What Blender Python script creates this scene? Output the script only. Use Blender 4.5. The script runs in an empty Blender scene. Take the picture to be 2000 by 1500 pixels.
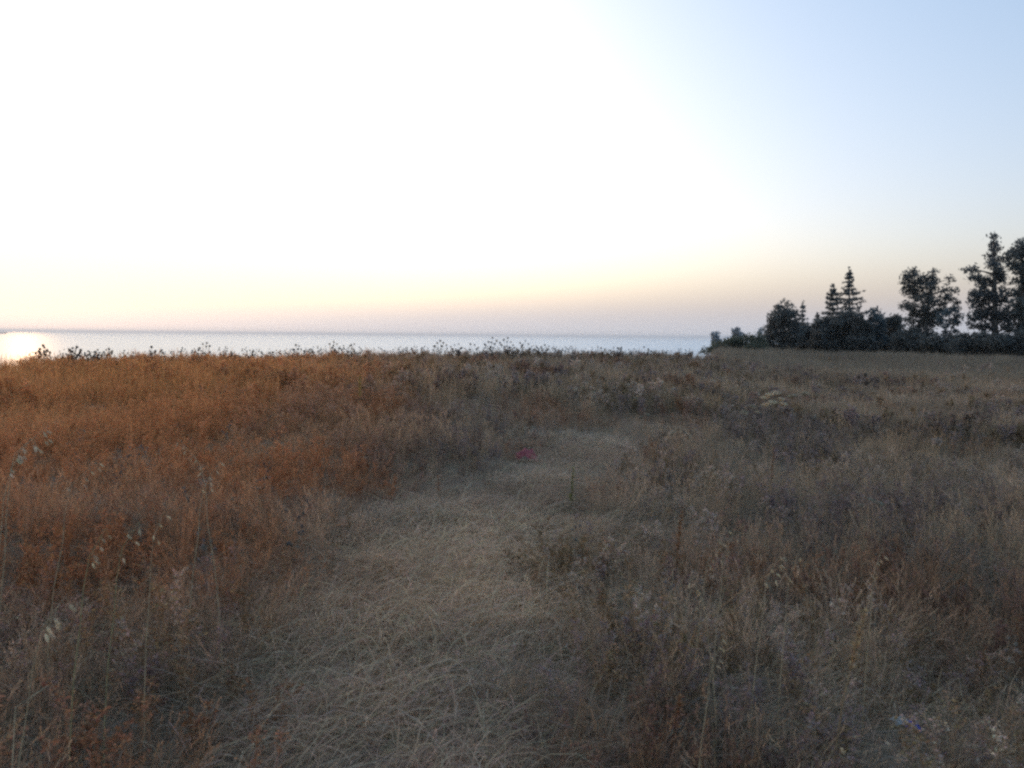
import bpy, math, random
import numpy as np
from mathutils import Matrix, Vector

sc = bpy.context.scene
COL = sc.collection
R = math.radians
rng = np.random.default_rng(7)
random.seed(7)

# ------------------------------------------------------------------ camera
EYE = 1.6
F = 1540.0                      # focal length in pixels of the 2000 px wide photograph
PITCH, ROLL = R(3.53), R(0.54)
cam = bpy.data.cameras.new('camera')
cam.sensor_width = 36
cam.lens = 36 * F / 2000
cam.clip_start = 0.05
cam.clip_end = 90000
cam_o = bpy.data.objects.new('camera', cam)
COL.objects.link(cam_o)
CAM = (Matrix.Translation((0, 0, EYE)) @ Matrix.Rotation(math.pi / 2 - PITCH, 4, 'X')
       @ Matrix.Rotation(ROLL, 4, 'Z'))
cam_o.matrix_world = CAM
cam.dof.use_dof = True
cam.dof.focus_distance = 7.0
cam.dof.aperture_fstop = 7.0
sc.camera = cam_o

# ------------------------------------------------------------------ sky, sun, exposure
SUN_AZ, SUN_EL = -31.8, 5.5     # degrees, azimuth from +Y towards +X
EXPOSURE = 1.8
sc.view_settings.view_transform = 'Standard'
sc.view_settings.look = 'None'
sc.view_settings.gamma = 1.0
sc.view_settings.use_curve_mapping = False
sc.view_settings.exposure = EXPOSURE
sc.cycles.use_denoising = False
sc.cycles.filter_width = 2.6
sc.cycles.max_bounces = 3
sc.cycles.diffuse_bounces = 2
sc.cycles.transmission_bounces = 2
sc.cycles.volume_bounces = 1
sc.cycles.caustics_reflective = False
sc.cycles.caustics_refractive = False
sc.cycles.sample_clamp_indirect = 4.0

world = bpy.data.worlds.new('World')
sc.world = world
world.use_nodes = True


class NT:
    """tiny helper to write node trees"""
    def __init__(s, nt):
        s.nt = nt
    def n(s, kind, **kw):
        nd = s.nt.nodes.new(kind)
        for k, v in kw.items():
            setattr(nd, k, v)
        return nd
    def put(s, sock, v):
        if isinstance(v, bpy.types.NodeSocket):
            s.nt.links.new(v, sock)
        elif v is not None:
            sock.default_value = v
    def m(s, op, a, b=None, c=None, clamp=False):
        nd = s.n('ShaderNodeMath', operation=op, use_clamp=clamp)
        for i, v in enumerate((a, b, c)):
            s.put(nd.inputs[i], v)
        return nd.outputs[0]
    def vm(s, op, a, b=None):
        nd = s.n('ShaderNodeVectorMath', operation=op)
        s.put(nd.inputs[0], a); s.put(nd.inputs[1], b)
        return nd.outputs[1] if op in ('DOT_PRODUCT', 'LENGTH') else nd.outputs[0]
    def mix(s, f, a, b, blend='MIX'):
        nd = s.n('ShaderNodeMix', data_type='RGBA', blend_type=blend)
        s.put(nd.inputs[0], f); s.put(nd.inputs[6], a); s.put(nd.inputs[7], b)
        return nd.outputs[2]
    def noise(s, vec, scale, detail=3, rough=0.55):
        nd = s.n('ShaderNodeTexNoise')
        s.put(nd.inputs['Vector'], vec)
        nd.inputs['Scale'].default_value = scale
        nd.inputs['Detail'].default_value = detail
        nd.inputs['Roughness'].default_value = rough
        return nd
    def ramp(s, fac, stops):
        nd = s.n('ShaderNodeValToRGB')
        while len(nd.color_ramp.elements) < len(stops):
            nd.color_ramp.elements.new(0.5)
        for e, (p, c) in zip(nd.color_ramp.elements, stops):
            e.position = p; e.color = (*c, 1)
        s.put(nd.inputs[0], fac)
        return nd.outputs[0]


def rgba(c):
    return (c[0], c[1], c[2], 1.0)


SKY_STRENGTH = 0.12
t = NT(world.node_tree)
bg = world.node_tree.nodes['Background']
sky = t.n('ShaderNodeTexSky', sky_type='NISHITA', sun_disc=False)
sky.sun_elevation = R(SUN_EL)
sky.sun_rotation = R(SUN_AZ)
sky.air_density, sky.dust_density, sky.ozone_density = 0.5, 5.0, 3.0
clear = t.mix(1.0, sky.outputs[0], (1.95, 1.55, 1.12, 1), 'MULTIPLY')
# the grey-mauve layer of sea haze that lies along the whole horizon, warmer towards the sun
pale = t.vm('SCALE', (.08, .175, .28)); world.node_tree.nodes[-1].inputs['Scale'].default_value = 1 / (SKY_STRENGTH * 2 ** EXPOSURE)
clear = t.mix(1.0, clear, pale, 'ADD')
d = t.vm('NORMALIZE', t.n('ShaderNodeTexCoord').outputs['Generated'])
sep = t.n('ShaderNodeSeparateXYZ'); t.put(sep.inputs[0], d)
el = t.m('MULTIPLY', t.m('ARCSINE', t.m('MAXIMUM', sep.outputs[2], 0.0)), 180 / math.pi)
sh = Vector((math.sin(R(SUN_AZ)) * math.cos(R(3)), math.cos(R(SUN_AZ)) * math.cos(R(3)), math.sin(R(3))))
ang = t.m('MULTIPLY', t.m('ARCCOSINE', t.m('MINIMUM', t.vm('DOT_PRODUCT', d, tuple(sh)), 1.0)), 180 / math.pi)
warm = t.m('POWER', 2.718, t.m('MULTIPLY', ang, -1 / 15.0))
broad = t.m('POWER', 2.718, t.m('MULTIPLY', ang, -1 / 40.0))
low = t.m('POWER', 2.718, t.m('MULTIPLY', el, -1 / 15.0))
lowc = t.vm('SCALE', (.35, .08, -.27)); world.node_tree.nodes[-1].inputs['Scale'].default_value = 1 / (SKY_STRENGTH * 2 ** EXPOSURE)
clear = t.mix(1.0, clear, t.mix(low, (0, 0, 0, 1), lowc), 'ADD')
low2 = t.m('POWER', 2.718, t.m('MULTIPLY', el, -1 / 4.5))
low2c = t.vm('SCALE', (.02, .03, .20)); world.node_tree.nodes[-1].inputs['Scale'].default_value = 1 / (SKY_STRENGTH * 2 ** EXPOSURE)
clear = t.mix(1.0, clear, t.mix(low2, (0, 0, 0, 1), low2c), 'ADD')
# very bright glow round the sun is held back by the same haze
lum = t.vm('DOT_PRODUCT', clear, (.3, .5, .2))
clear_s = t.n('ShaderNodeVectorMath', operation='SCALE')
t.put(clear_s.inputs[0], clear); t.put(clear_s.inputs['Scale'], t.m('POWER', t.m('ADD', 1.0, t.m('POWER', t.m('MULTIPLY', lum, .42 / 1.7), 2.0)), -.5))
clear = clear_s.outputs[0]
h0 = t.mix(1.0, rgba((0.45, 0.48, 0.56)), t.mix(1.0, t.mix(broad, (0, 0, 0, 1), (0.44, 0.39, 0.33, 1)),
           t.mix(warm, (0, 0, 0, 1), (0.52, 0.20, -0.52, 1)), 'ADD'), 'ADD')
hz = t.vm('SCALE', h0); world.node_tree.nodes[-1].inputs['Scale'].default_value = 1 / (SKY_STRENGTH * 2 ** EXPOSURE)
fac = t.m('POWER', 2.718, t.m('MULTIPLY', t.m('POWER', t.m('MULTIPLY', el, 1 / 3.5), 2.0), -1.0))
skycol = t.mix(fac, clear, hz)
t.put(bg.inputs[0], skycol)
bg.inputs[1].default_value = SKY_STRENGTH

sun = bpy.data.lights.new('sun', 'SUN')
sun.energy = 0.045
sun.angle = R(1.5)
sun.color = (1.0, 0.52, 0.22)
sun_o = bpy.data.objects.new('sun', sun)
COL.objects.link(sun_o)
sd = Vector((math.sin(R(SUN_AZ)) * math.cos(R(SUN_EL)), math.cos(R(SUN_AZ)) * math.cos(R(SUN_EL)), math.sin(R(SUN_EL))))
sun_o.rotation_euler = sd.to_track_quat('Z', 'Y').to_euler()
sun_o.location = (-30, 48, 30)

# ------------------------------------------------------------------ helpers
def ss(a, b, x):
    u = np.clip((np.asarray(x, float) - a) / (b - a), 0, 1)
    return u * u * (3 - 2 * u)


def vnoise(x, y, scale, seed=0):
    """smooth value noise in 0..1"""
    x = np.asarray(x, float) / scale + 91.7 * seed; y = np.asarray(y, float) / scale - 37.3 * seed
    ix, iy = np.floor(x).astype(np.int64), np.floor(y).astype(np.int64)
    fx, fy = x - ix, y - iy
    fx = fx * fx * (3 - 2 * fx); fy = fy * fy * (3 - 2 * fy)
    def h(i, j):
        v = np.sin(i * 127.1 + j * 311.7 + seed * 74.7) * 43758.5453
        return v - np.floor(v)
    return (h(ix, iy) * (1 - fx) + h(ix + 1, iy) * fx) * (1 - fy) + (h(ix, iy + 1) * (1 - fx) + h(ix + 1, iy + 1) * fx) * fy


SEA = -14.0
AZ_K = [-180, -60, -33, -15, 0, 12, 17, 22, 35, 60, 180]
def crest_dist(az):
    dc = np.interp(az, AZ_K, [17, 17, 17, 18.5, 20, 23, 24, 24, 24, 24, 17])
    far = ss(12.6, 14.6, az) * (1 - ss(100, 140, az))
    return dc, far


def ground(x, y):
    x = np.asarray(x, float); y = np.asarray(y, float)
    dist = np.hypot(x, y); az = np.degrees(np.arctan2(x, y))
    zc = np.interp(az, AZ_K, [0.3, 0.6, 0.68, 0.74, 0.80, 0.68, 0.42, 0.24, 0.2, 0.2, 0.3])
    dc, far = crest_dist(az)
    z = zc * ss(5, 1, 5 - 0 * dist) * 0 + zc * ss(4.5, 1.0 * dc, dist)
    # the hollow in front of the pale far field
    z = z - 0.16 * np.exp(-((x - 6.5) / 5.0) ** 2 - ((y - 17.5) / 3.0) ** 2)
    fall_s = np.clip(dist - dc - 1.0, 0, None)
    fall_f = np.clip(dist - 165, 0, None)
    drop = (1 - far) * np.minimum(fall_s ** 1.6 * 0.06, 17.5) + far * np.minimum(fall_f * 0.12, 17.5)
    z = z - drop
    z = z + (vnoise(x, y, 1.7, 1) - 0.5) * 0.07 + (vnoise(x, y, 0.6, 2) - 0.5) * 0.035 + (vnoise(x, y, 5, 3) - 0.5) * 0.10
    return z


def gz(x, y):
    return float(ground(np.array([x]), np.array([y]))[0])


def ray(px, py):
    v = CAM.to_3x3() @ Vector(((px - 1000) / F, (750 - py) / F, -1.0))
    return v


def at(px, py, dist):
    """world point seen at a pixel of the photograph, at a horizontal distance"""
    v = ray(px, py)
    k = dist / math.hypot(v.x, v.y)
    return Vector((0, 0, EYE)) + v * k


def on_ground(px, py):
    v = ray(px, py)
    k, step = 0.5, 0.02
    while k < 200:
        p = Vector((0, 0, EYE)) + v * k
        if p.z <= gz(p.x, p.y):
            return Vector((p.x, p.y, gz(p.x, p.y)))
        k += step
        step *= 1.01
    return p


PATH = [(-.5, -3, .8), (-.35, 1.5, .7), (-.32, 2.8, .72), (-.3, 4.0, .8), (-.22, 5.5, .75), (.3, 7.8, .8), (1.0, 9.6, .55), (2.5, 12.5, .45), (4.6, 15.5, .35)]
WEED_PATCHES = [(.27, 4.85, .38, 1.0), (-1.35, 3.7, .4, .9), (.5, 3.6, .3, .8), (-.1, 3.2, .22, .7), (.0, 7.2, .4, .6), (-1.0, 5.8, .4, .8), (.9, 6.6, .35, .8)]
def path_mask(x, y):
    """1 on the trodden path, 0 in the weeds"""
    best = np.full(np.shape(x), 9.0)
    for (x0, y0, w0), (x1, y1, w1) in zip(PATH[:-1], PATH[1:]):
        dx, dy = x1 - x0, y1 - y0
        u = np.clip(((x - x0) * dx + (y - y0) * dy) / (dx * dx + dy * dy), 0, 1)
        dd = np.hypot(x - x0 - u * dx, y - y0 - u * dy) / (w0 + u * (w1 - w0))
        best = np.minimum(best, dd)
    best = best + (vnoise(x, y, .7, 5) - .5) * .9 + (vnoise(x, y, .3, 6) - .5) * .35
    for bx, by, br, ba in WEED_PATCHES:                          # clumps of weeds that stand in the path
        best = best + ba * np.exp(-((x - bx) ** 2 + (y - by) ** 2) / br ** 2)
    return (1 - ss(.4, 1.75, best)) * (1 - .75 * ss(8.5, 12.5, np.hypot(x, y)))


class MB:
    """collects verts, faces and a colour per face; builds one mesh"""
    def __init__(s):
        s.v = []; s.f = []; s.c = []
        s.n = 0
    def add(s, verts, faces, col=(1, 1, 1)):
        s.v.append(np.asarray(verts, float).reshape(-1, 3))
        for f in faces:
            s.f.append([i + s.n for i in f])
        s.c += [col] * len(faces)
        s.n += len(s.v[-1])
    def quads(s, V, cols):
        """V: (n,4,3), cols: (n,3)"""
        n = len(V)
        s.v.append(V.reshape(-1, 3))
        idx = (np.arange(n * 4).reshape(n, 4) + s.n).tolist()
        s.f += idx
        s.c += [tuple(c) for c in cols]
        s.n += n * 4
    def tube(s, pts, radii, sides=5, col=(1, 1, 1)):
        pts = [Vector(p) for p in pts]
        rings = []
        for i, p in enumerate(pts):
            d_ = (pts[min(i + 1, len(pts) - 1)] - pts[max(i - 1, 0)]).normalized()
            a = d_.orthogonal().normalized(); b = d_.cross(a)
            rings += [tuple(p + (a * math.cos(2 * math.pi * k / sides) + b * math.sin(2 * math.pi * k / sides)) * radii[i]) for k in range(sides)]
        fs = []
        for i in range(len(pts) - 1):
            for k in range(sides):
                k2 = (k + 1) % sides
                fs.append([i * sides + k, i * sides + k2, (i + 1) * sides + k2, (i + 1) * sides + k])
        fs.append(list(range(sides))[::-1])
        fs.append([(len(pts) - 1) * sides + k for k in range(sides)])
        s.add(rings, fs, col)
    def blade(s, pts, widths, side, col):
        V = []
        for p, w in zip(pts, widths):
            V += [np.asarray(p) - side * w * .5, np.asarray(p) + side * w * .5]
        s.add(V, [[2 * i, 2 * i + 1, 2 * i + 3, 2 * i + 2] for i in range(len(pts) - 1)], col)
    def ball(s, c, r, col, seg=6, rings=4, squash=1.0):
        V = [(c[0], c[1], c[2] + r * squash)]
        for i in range(1, rings):
            th = math.pi * i / rings
            for k in range(seg):
                ph = 2 * math.pi * k / seg + i * .5
                V.append((c[0] + r * math.sin(th) * math.cos(ph), c[1] + r * math.sin(th) * math.sin(ph), c[2] + r * squash * math.cos(th)))
        V.append((c[0], c[1], c[2] - r * squash))
        fs = [[0, 1 + k, 1 + (k + 1) % seg] for k in range(seg)]
        for i in range(rings - 2):
            for k in range(seg):
                a = 1 + i * seg
                fs.append([a + k, a + seg + k, a + seg + (k + 1) % seg, a + (k + 1) % seg])
        a = 1 + (rings - 2) * seg
        fs += [[len(V) - 1, a + (k + 1) % seg, a + k] for k in range(seg)]
        s.add(V, fs, col)
    def mesh(s, name, mat, smooth=False):
        me = bpy.data.meshes.new(name)
        me.from_pydata(np.concatenate(s.v).tolist(), [], s.f)
        ca = me.color_attributes.new('col', 'FLOAT_COLOR', 'CORNER')
        nl = np.array([len(f) for f in s.f])
        cc = np.repeat(np.c_[np.array(s.c, float), np.ones(len(s.c))], nl, axis=0)
        ca.data.foreach_set('color', cc.astype(np.float32).ravel())
        if smooth:
            me.polygons.foreach_set('use_smooth', [True] * len(me.polygons))
        me.materials.append(mat)
        me.update()
        return me
    def build(s, name, mat, parent=None, smooth=False):
        o = bpy.data.objects.new(name, s.mesh(name, mat, smooth))
        COL.objects.link(o)
        o.parent = parent
        return o


def tag(o, label=None, cat=None, group=None, kind=None):
    for k, v in (('label', label), ('category', cat), ('group', group), ('kind', kind)):
        if v:
            o[k] = v
    return o


def empty(name, loc, label, cat, group=None):
    o = bpy.data.objects.new(name, None)
    o.empty_display_size = .1
    o.location = loc
    COL.objects.link(o)
    return tag(o, label, cat, group)


def plant_mat(name, rough=.85, trans=.4, instanced=True, var=.25, warm=(1, 1, 1, 1)):
    """dry leaf and stalk: colour of the piece times the colour of the plant, some light passing through"""
    m = bpy.data.materials.new(name)
    m.use_nodes = True
    nt = m.node_tree; nt.nodes.clear()
    t = NT(nt)
    col = t.n('ShaderNodeAttribute', attribute_name='col').outputs['Color']
    if instanced:
        tint = t.n('ShaderNodeAttribute', attribute_name='tint', attribute_type='INSTANCER').outputs['Color']
        col = t.mix(1.0, col, tint, 'MULTIPLY')
    ob = t.n('ShaderNodeTexCoord').outputs['Object']
    nz = t.noise(ob, 35, 2).outputs['Fac']
    col = t.mix(1.0, col, t.ramp(nz, [(.3, (1 - var,) * 3), (.7, (1 + var,) * 3)]), 'MULTIPLY')
    col = t.mix(1.0, col, warm, 'MULTIPLY')
    di = t.n('ShaderNodeBsdfDiffuse'); t.put(di.inputs[0], col)
    tr = t.n('ShaderNodeBsdfTranslucent'); t.put(tr.inputs[0], col)
    gl = t.n('ShaderNodeBsdfGlossy'); gl.inputs['Roughness'].default_value = rough * .6
    gl.inputs[0].default_value = (.8, .8, .8, 1)
    mx = t.n('ShaderNodeMixShader'); mx.inputs[0].default_value = trans
    nt.links.new(di.outputs[0], mx.inputs[1]); nt.links.new(tr.outputs[0], mx.inputs[2])
    mx2 = t.n('ShaderNodeMixShader'); mx2.inputs[0].default_value = .015
    nt.links.new(mx.outputs[0], mx2.inputs[1]); nt.links.new(gl.outputs[0], mx2.inputs[2])
    out = t.n('ShaderNodeOutputMaterial')
    nt.links.new(mx2.outputs[0], out.inputs[0])
    return m


def plain_mat(name, color, rough=.7, scale=8.0, var=.3, bump=.2):
    m = bpy.data.materials.new(name)
    m.use_nodes = True
    t = NT(m.node_tree)
    b = m.node_tree.nodes['Principled BSDF']
    ob = t.n('ShaderNodeTexCoord').outputs['Object']
    nz = t.noise(ob, scale, 4).outputs['Fac']
    c0 = tuple(v * (1 - var) for v in color); c1 = tuple(min(1, v * (1 + var)) for v in color)
    t.put(b.inputs['Base Color'], t.ramp(nz, [(.3, c0), (.7, c1)]))
    b.inputs['Roughness'].default_value = rough
    bp = t.n('ShaderNodeBump'); bp.inputs['Strength'].default_value = bump
    t.put(bp.inputs['Height'], nz); t.put(b.inputs['Normal'], bp.outputs[0])
    return m


M_DRY = plant_mat('dry_plant', trans=.42)
M_SINGLE = plant_mat('single_plant', trans=.35, instanced=False, warm=(1.25, 1.08, .84, 1))
M_LEAF = plant_mat('tree_foliage', trans=.5, instanced=False, var=.3)
M_BARK = plain_mat('bark', (.10, .085, .07), .9, 6, .4, .5)

# ------------------------------------------------------------------ ground
def build_ground():
    az = np.unique(np.r_[np.arange(-180, -45, 5.), np.arange(-45, 45, .75), np.arange(45, 180, 5.)])
    rr = np.r_[np.array([0.02]), np.geomspace(.25, 420, 170)]
    A, D = np.meshgrid(np.radians(az), rr, indexing='ij')
    X, Y = D * np.sin(A), D * np.cos(A)
    Z = ground(X, Y)
    V = np.stack([X, Y, Z], -1).reshape(-1, 3)
    na, nr = len(az), len(rr)
    fs = []
    for i in range(na):
        j = (i + 1) % na
        for k in range(nr - 1):
            fs.append((i * nr + k, i * nr + k + 1, j * nr + k + 1, j * nr + k))
    m = bpy.data.materials.new('thatch_and_soil')
    m.use_nodes = True
    t = NT(m.node_tree); b = m.node_tree.nodes['Principled BSDF']
    ob = t.n('ShaderNodeTexCoord').outputs['Object']
    n1 = t.noise(ob, .9, 5).outputs['Fac']; n2 = t.noise(ob, 22, 5, .7).outputs['Fac']
    c = t.mix(t.ramp(n1, [(.35, (0, 0, 0)), (.65, (1, 1, 1))]), (.27, .21, .155, 1), (.39, .315, .235, 1))
    c = t.mix(1.0, c, t.ramp(n2, [(.3, (.55,) * 3), (.7, (1.35,) * 3)]), 'MULTIPLY')
    t.put(b.inputs['Base Color'], c); b.inputs['Roughness'].default_value = .95; b.inputs['Specular IOR Level'].default_value = 0.0
    bp = t.n('ShaderNodeBump'); bp.inputs['Strength'].default_value = .6; bp.inputs['Distance'].default_value = .03
    t.put(bp.inputs['Height'], n2); t.put(b.inputs['Normal'], bp.outputs[0])
    me = bpy.data.meshes.new('ground')
    me.from_pydata(V.tolist(), [], fs)
    me.polygons.foreach_set('use_smooth', [True] * len(me.polygons))
    me.materials.append(m)
    o = bpy.data.objects.new('ground', me); COL.objects.link(o)
    tag(o, kind='structure')
build_ground()

# ------------------------------------------------------------------ sea
def build_sea():
    m = bpy.data.materials.new('sea_water')
    m.use_nodes = True
    m.node_tree.nodes.clear()
    t = NT(m.node_tree)
    deep = t.n('ShaderNodeBsdfDiffuse'); deep.inputs[0].default_value = (.12, .165, .19, 1)
    gl = t.n('ShaderNodeBsdfGlossy'); gl.inputs[0].default_value = (.93, .95, .95, 1); gl.inputs['Roughness'].default_value = .42
    fr = t.n('ShaderNodeFresnel'); fr.inputs['IOR'].default_value = 1.333
    mx = t.n('ShaderNodeMixShader')
    t.put(mx.inputs[0], t.m('MULTIPLY', fr.outputs[0], .84))      # steep wavelets never reach full grazing reflection
    m.node_tree.links.new(deep.outputs[0], mx.inputs[1]); m.node_tree.links.new(gl.outputs[0], mx.inputs[2])
    m.node_tree.links.new(mx.outputs[0], t.n('ShaderNodeOutputMaterial').inputs[0])
    ob = t.n('ShaderNodeTexCoord').outputs['Object']
    mp = t.n('ShaderNodeMapping'); mp.inputs['Scale'].default_value = (.55, 1.0, 1.0)
    mp.inputs['Rotation'].default_value = (0, 0, R(12))
    t.put(mp.inputs[0], ob)
    n1 = t.noise(mp.outputs[0], .11, 5, .6).outputs['Fac']
    n2 = t.noise(mp.outputs[0], .012, 3, .5).outputs['Fac']
    hgt = t.m('ADD', n1, t.m('MULTIPLY', n2, 2.0))
    bp = t.n('ShaderNodeBump'); bp.inputs['Strength'].default_value = 1.0; bp.inputs['Distance'].default_value = .35
    t.put(bp.inputs['Height'], hgt); t.put(gl.inputs['Normal'], bp.outputs[0])
    me = bpy.data.meshes.new('sea')
    L = 42000
    me.from_pydata([(-L, -2000, SEA), (L, -2000, SEA), (L, L, SEA), (-L, L, SEA)], [], [(0, 1, 2, 3)])
    me.materials.append(m)
    o = bpy.data.objects.new('sea', me); COL.objects.link(o)
    tag(o, kind='structure')
build_sea()

# ------------------------------------------------------------------ sea haze
def build_haze():
    m = bpy.data.materials.new('haze')
    m.use_nodes = True
    m.node_tree.nodes.clear()
    t = NT(m.node_tree)
    v = t.n('ShaderNodeVolumePrincipled')
    v.inputs['Color'].default_value = (.93, .935, .95, 1)
    v.inputs['Density'].default_value = HAZE
    v.inputs['Anisotropy'].default_value = .5
    m.node_tree.links.new(v.outputs[0], t.n('ShaderNodeOutputMaterial').inputs['Volume'])
    x0, x1, y0, y1, z0, z1 = -43000, 43000, -3000, 43000, -19, 14
    me = bpy.data.meshes.new('haze')
    me.from_pydata([(x, y, z) for z in (z0, z1) for x, y in ((x0, y0), (x1, y0), (x1, y1), (x0, y1))], [],
                   [(3, 2, 1, 0), (4, 5, 6, 7), (0, 1, 5, 4), (1, 2, 6, 5), (2, 3, 7, 6), (3, 0, 4, 7)])
    me.materials.append(m)
    o = bpy.data.objects.new('haze', me); COL.objects.link(o)
    tag(o, 'thin pale sea haze over the field and water', 'haze', kind='stuff')
HAZE = .0002
build_haze()

# ------------------------------------------------------------------ plant clumps that fill the field
def vec(*a):
    return np.array(a, float)


def rdir():
    a = random.uniform(0, 2 * math.pi)
    return vec(math.cos(a), math.sin(a), 0)


def jit(c, k=.2):
    f = random.uniform(1 - k, 1 + k)
    return tuple(v * f * random.uniform(1 - k * .3, 1 + k * .3) for v in c)


def curved(base, direc, L, lean, droop, n=4):
    """points of a stalk that starts upright, leans and nods"""
    pts = []
    for i in range(n):
        u = i / (n - 1)
        h = L * (u - .25 * droop * u ** 3)
        pts.append(base + vec(0, 0, 1) * h * math.cos(lean) + direc * (L * (math.sin(lean) * u + droop * .35 * u ** 2.5)))
    return pts


def tuft(seed, n=46, rad=.10, hmin=.18, hmax=.48, w=.003, heads=.25, lean=.7):
    random.seed(seed)
    mb = MB()
    for _ in range(n):
        b = rdir() * rad * math.sqrt(random.random())
        dr = rdir(); L = random.uniform(hmin, hmax)
        pts = curved(b, dr, L, random.gauss(0, lean) * .7, random.uniform(.1, 1.0), 4)
        side = np.cross(dr, vec(0, 0, 1)); side = side * math.cos(1.) + dr * random.uniform(-.7, .7); side /= np.linalg.norm(side) + 1e-9
        c = jit((1, .95, .84), .3)
        mb.blade(pts, [w, w * .9, w * .6, w * .12], side, c)
        if random.random() < heads:
            p = pts[-1]; d_ = (pts[-1] - pts[-2]); d_ /= np.linalg.norm(d_)
            for k in range(7):
                q = p - d_ * .012 * k + rdir() * .006
                mb.blade([q, q + d_ * .012 + rdir() * .004, q + d_ * .02], [.001, .006, .001], side, jit((1.2, 1.1, .95), .2))
    return mb


def straw(seed, n=120, rad=.24, w=.0026):
    """dry stalks lying flat, mostly along local x"""
    random.seed(seed)
    mb = MB()
    for _ in range(n):
        b = rdir() * rad * math.sqrt(random.random())
        a = random.gauss(0, .7) + (math.pi if random.random() < .35 else 0)
        dr = vec(math.cos(a), math.sin(a), 0)
        L = random.uniform(.09, .30); z0 = random.uniform(0, .05); up = max(0, random.gauss(.035, .035))
        pts = [b + dr * L * u + vec(0, 0, z0 + up * math.sin(u * 2.6) + random.uniform(0, .006)) for u in (0, .35, .7, 1)]
        side = np.cross(dr, vec(0, 0, 1)) * .9 + vec(0, 0, random.uniform(-.5, .5)); side /= np.linalg.norm(side)
        mb.blade(pts, [w * .8, w, w * .8, w * .2], side, jit((1, .95, .85), .35))
    return mb


def twig_weed(seed, H=.5, nb=13, leaf=.016, leaves=9, spread=.5, w=.004, col=(1, 1, 1), stem=(.8, .7, .6), ns=3):
    random.seed(seed)
    mb = MB()
    for s_ in range(ns):
        base = rdir() * .05; dr = rdir(); h = H * random.uniform(.7, 1.05)
        main = curved(base, dr, h, random.uniform(0, .3), random.uniform(0, .3), 5)
        side = rdir()
        mb.blade(main, [w, w, w * .9, w * .7, w * .4], side, jit(stem, .2))
        for k in range(nb):
            u = random.uniform(.2, 1.0) * (len(main) - 1)
            i = min(int(u), len(main) - 2); p = main[i] + (main[i + 1] - main[i]) * (u - i)
            d2 = rdir() * random.uniform(.5, 1) + vec(0, 0, random.uniform(.4, 1.2)); d2 /= np.linalg.norm(d2)
            L = h * spread * random.uniform(.25, .6) * (1.15 - u / (len(main) - 1) * .6)
            q = p + d2 * L + vec(0, 0, .1 * L)
            mb.blade([p, (p + q) / 2, q], [w * .5, w * .45, w * .3], side, jit(stem, .25))
            for _ in range(leaves):
                v = random.random(); c = p + (q - p) * (v ** .7) + rdir() * .008
                ld = rdir() + vec(0, 0, random.uniform(-.4, .9)); ld /= np.linalg.norm(ld)
                ls = np.cross(ld, rdir() + vec(0, 0, .3)); ls /= np.linalg.norm(ls) + 1e-9
                l = leaf * random.uniform(.6, 1.4)
                mb.blade([c, c + ld * l * .5, c + ld * l], [l * .15, l * .55, l * .08], ls, jit(col, .4))
    return mb


def ball_weed(seed, H=.55, heads=8, r=.016, w=.004):
    random.seed(seed)
    mb = MB()
    dr = rdir()
    main = curved(vec(0, 0, 0), dr, H * .75, random.uniform(0, .2), .1, 4)
    mb.blade(main, [w * 1.2, w, w, w * .8], rdir(), (.8, .72, .62))
    for k in range(heads):
        i = random.randint(1, 3); p = main[i]
        d2 = rdir() * random.uniform(.1, .6) + vec(0, 0, 1); d2 /= np.linalg.norm(d2)
        q = p + d2 * H * random.uniform(.18, .42)
        mb.blade([p, (p + q) / 2 + rdir() * .01, q], [w * .7, w * .6, w * .5], rdir(), (.8, .72, .62))
        mb.ball(q, r * random.uniform(.7, 1.2), jit((.75, .66, .6), .25), 6, 4, 1.1)
        for _ in range(4):
            ld = rdir() + vec(0, 0, .4)
            mb.blade([p, p + ld * .02, p + ld * .04], [.002, .008, .001], np.cross(ld, vec(0, 0, 1)), jit((.9, .85, .7), .3))
    return mb


SRC = {}
def source(kind, builders):
    c = bpy.data.collections.new(kind + '_clumps')      # not linked: only feeds the instancing node
    for i, b in enumerate(builders):
        o = bpy.data.objects.new('%s_clump_%02d' % (kind, i), b.mesh('%s_clump' % kind, M_DRY))
        c.objects.link(o)
    SRC[kind] = (c, len(builders))


source('tuft', [tuft(10 + i) for i in range(5)] + [tuft(20 + i, 30, .08, .35, .7, .0035, .6, .3) for i in range(3)])
source('straw', [straw(30 + i) for i in range(6)])
source('weed', [twig_weed(40 + i, .5 + .05 * (i % 3)) for i in range(5)] +
       [twig_weed(50 + i, .36, 12, .02, 9, .6) for i in range(3)])
source('ball', [ball_weed(60 + i) for i in range(5)])
source('fartuft', [tuft(70 + i, 60, .22, .25, .55, .009, .3, .4) for i in range(4)])
source('farweed', [twig_weed(80 + i, .5, 12, .035, 7, .6, .008, ns=4) for i in range(5)])


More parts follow.
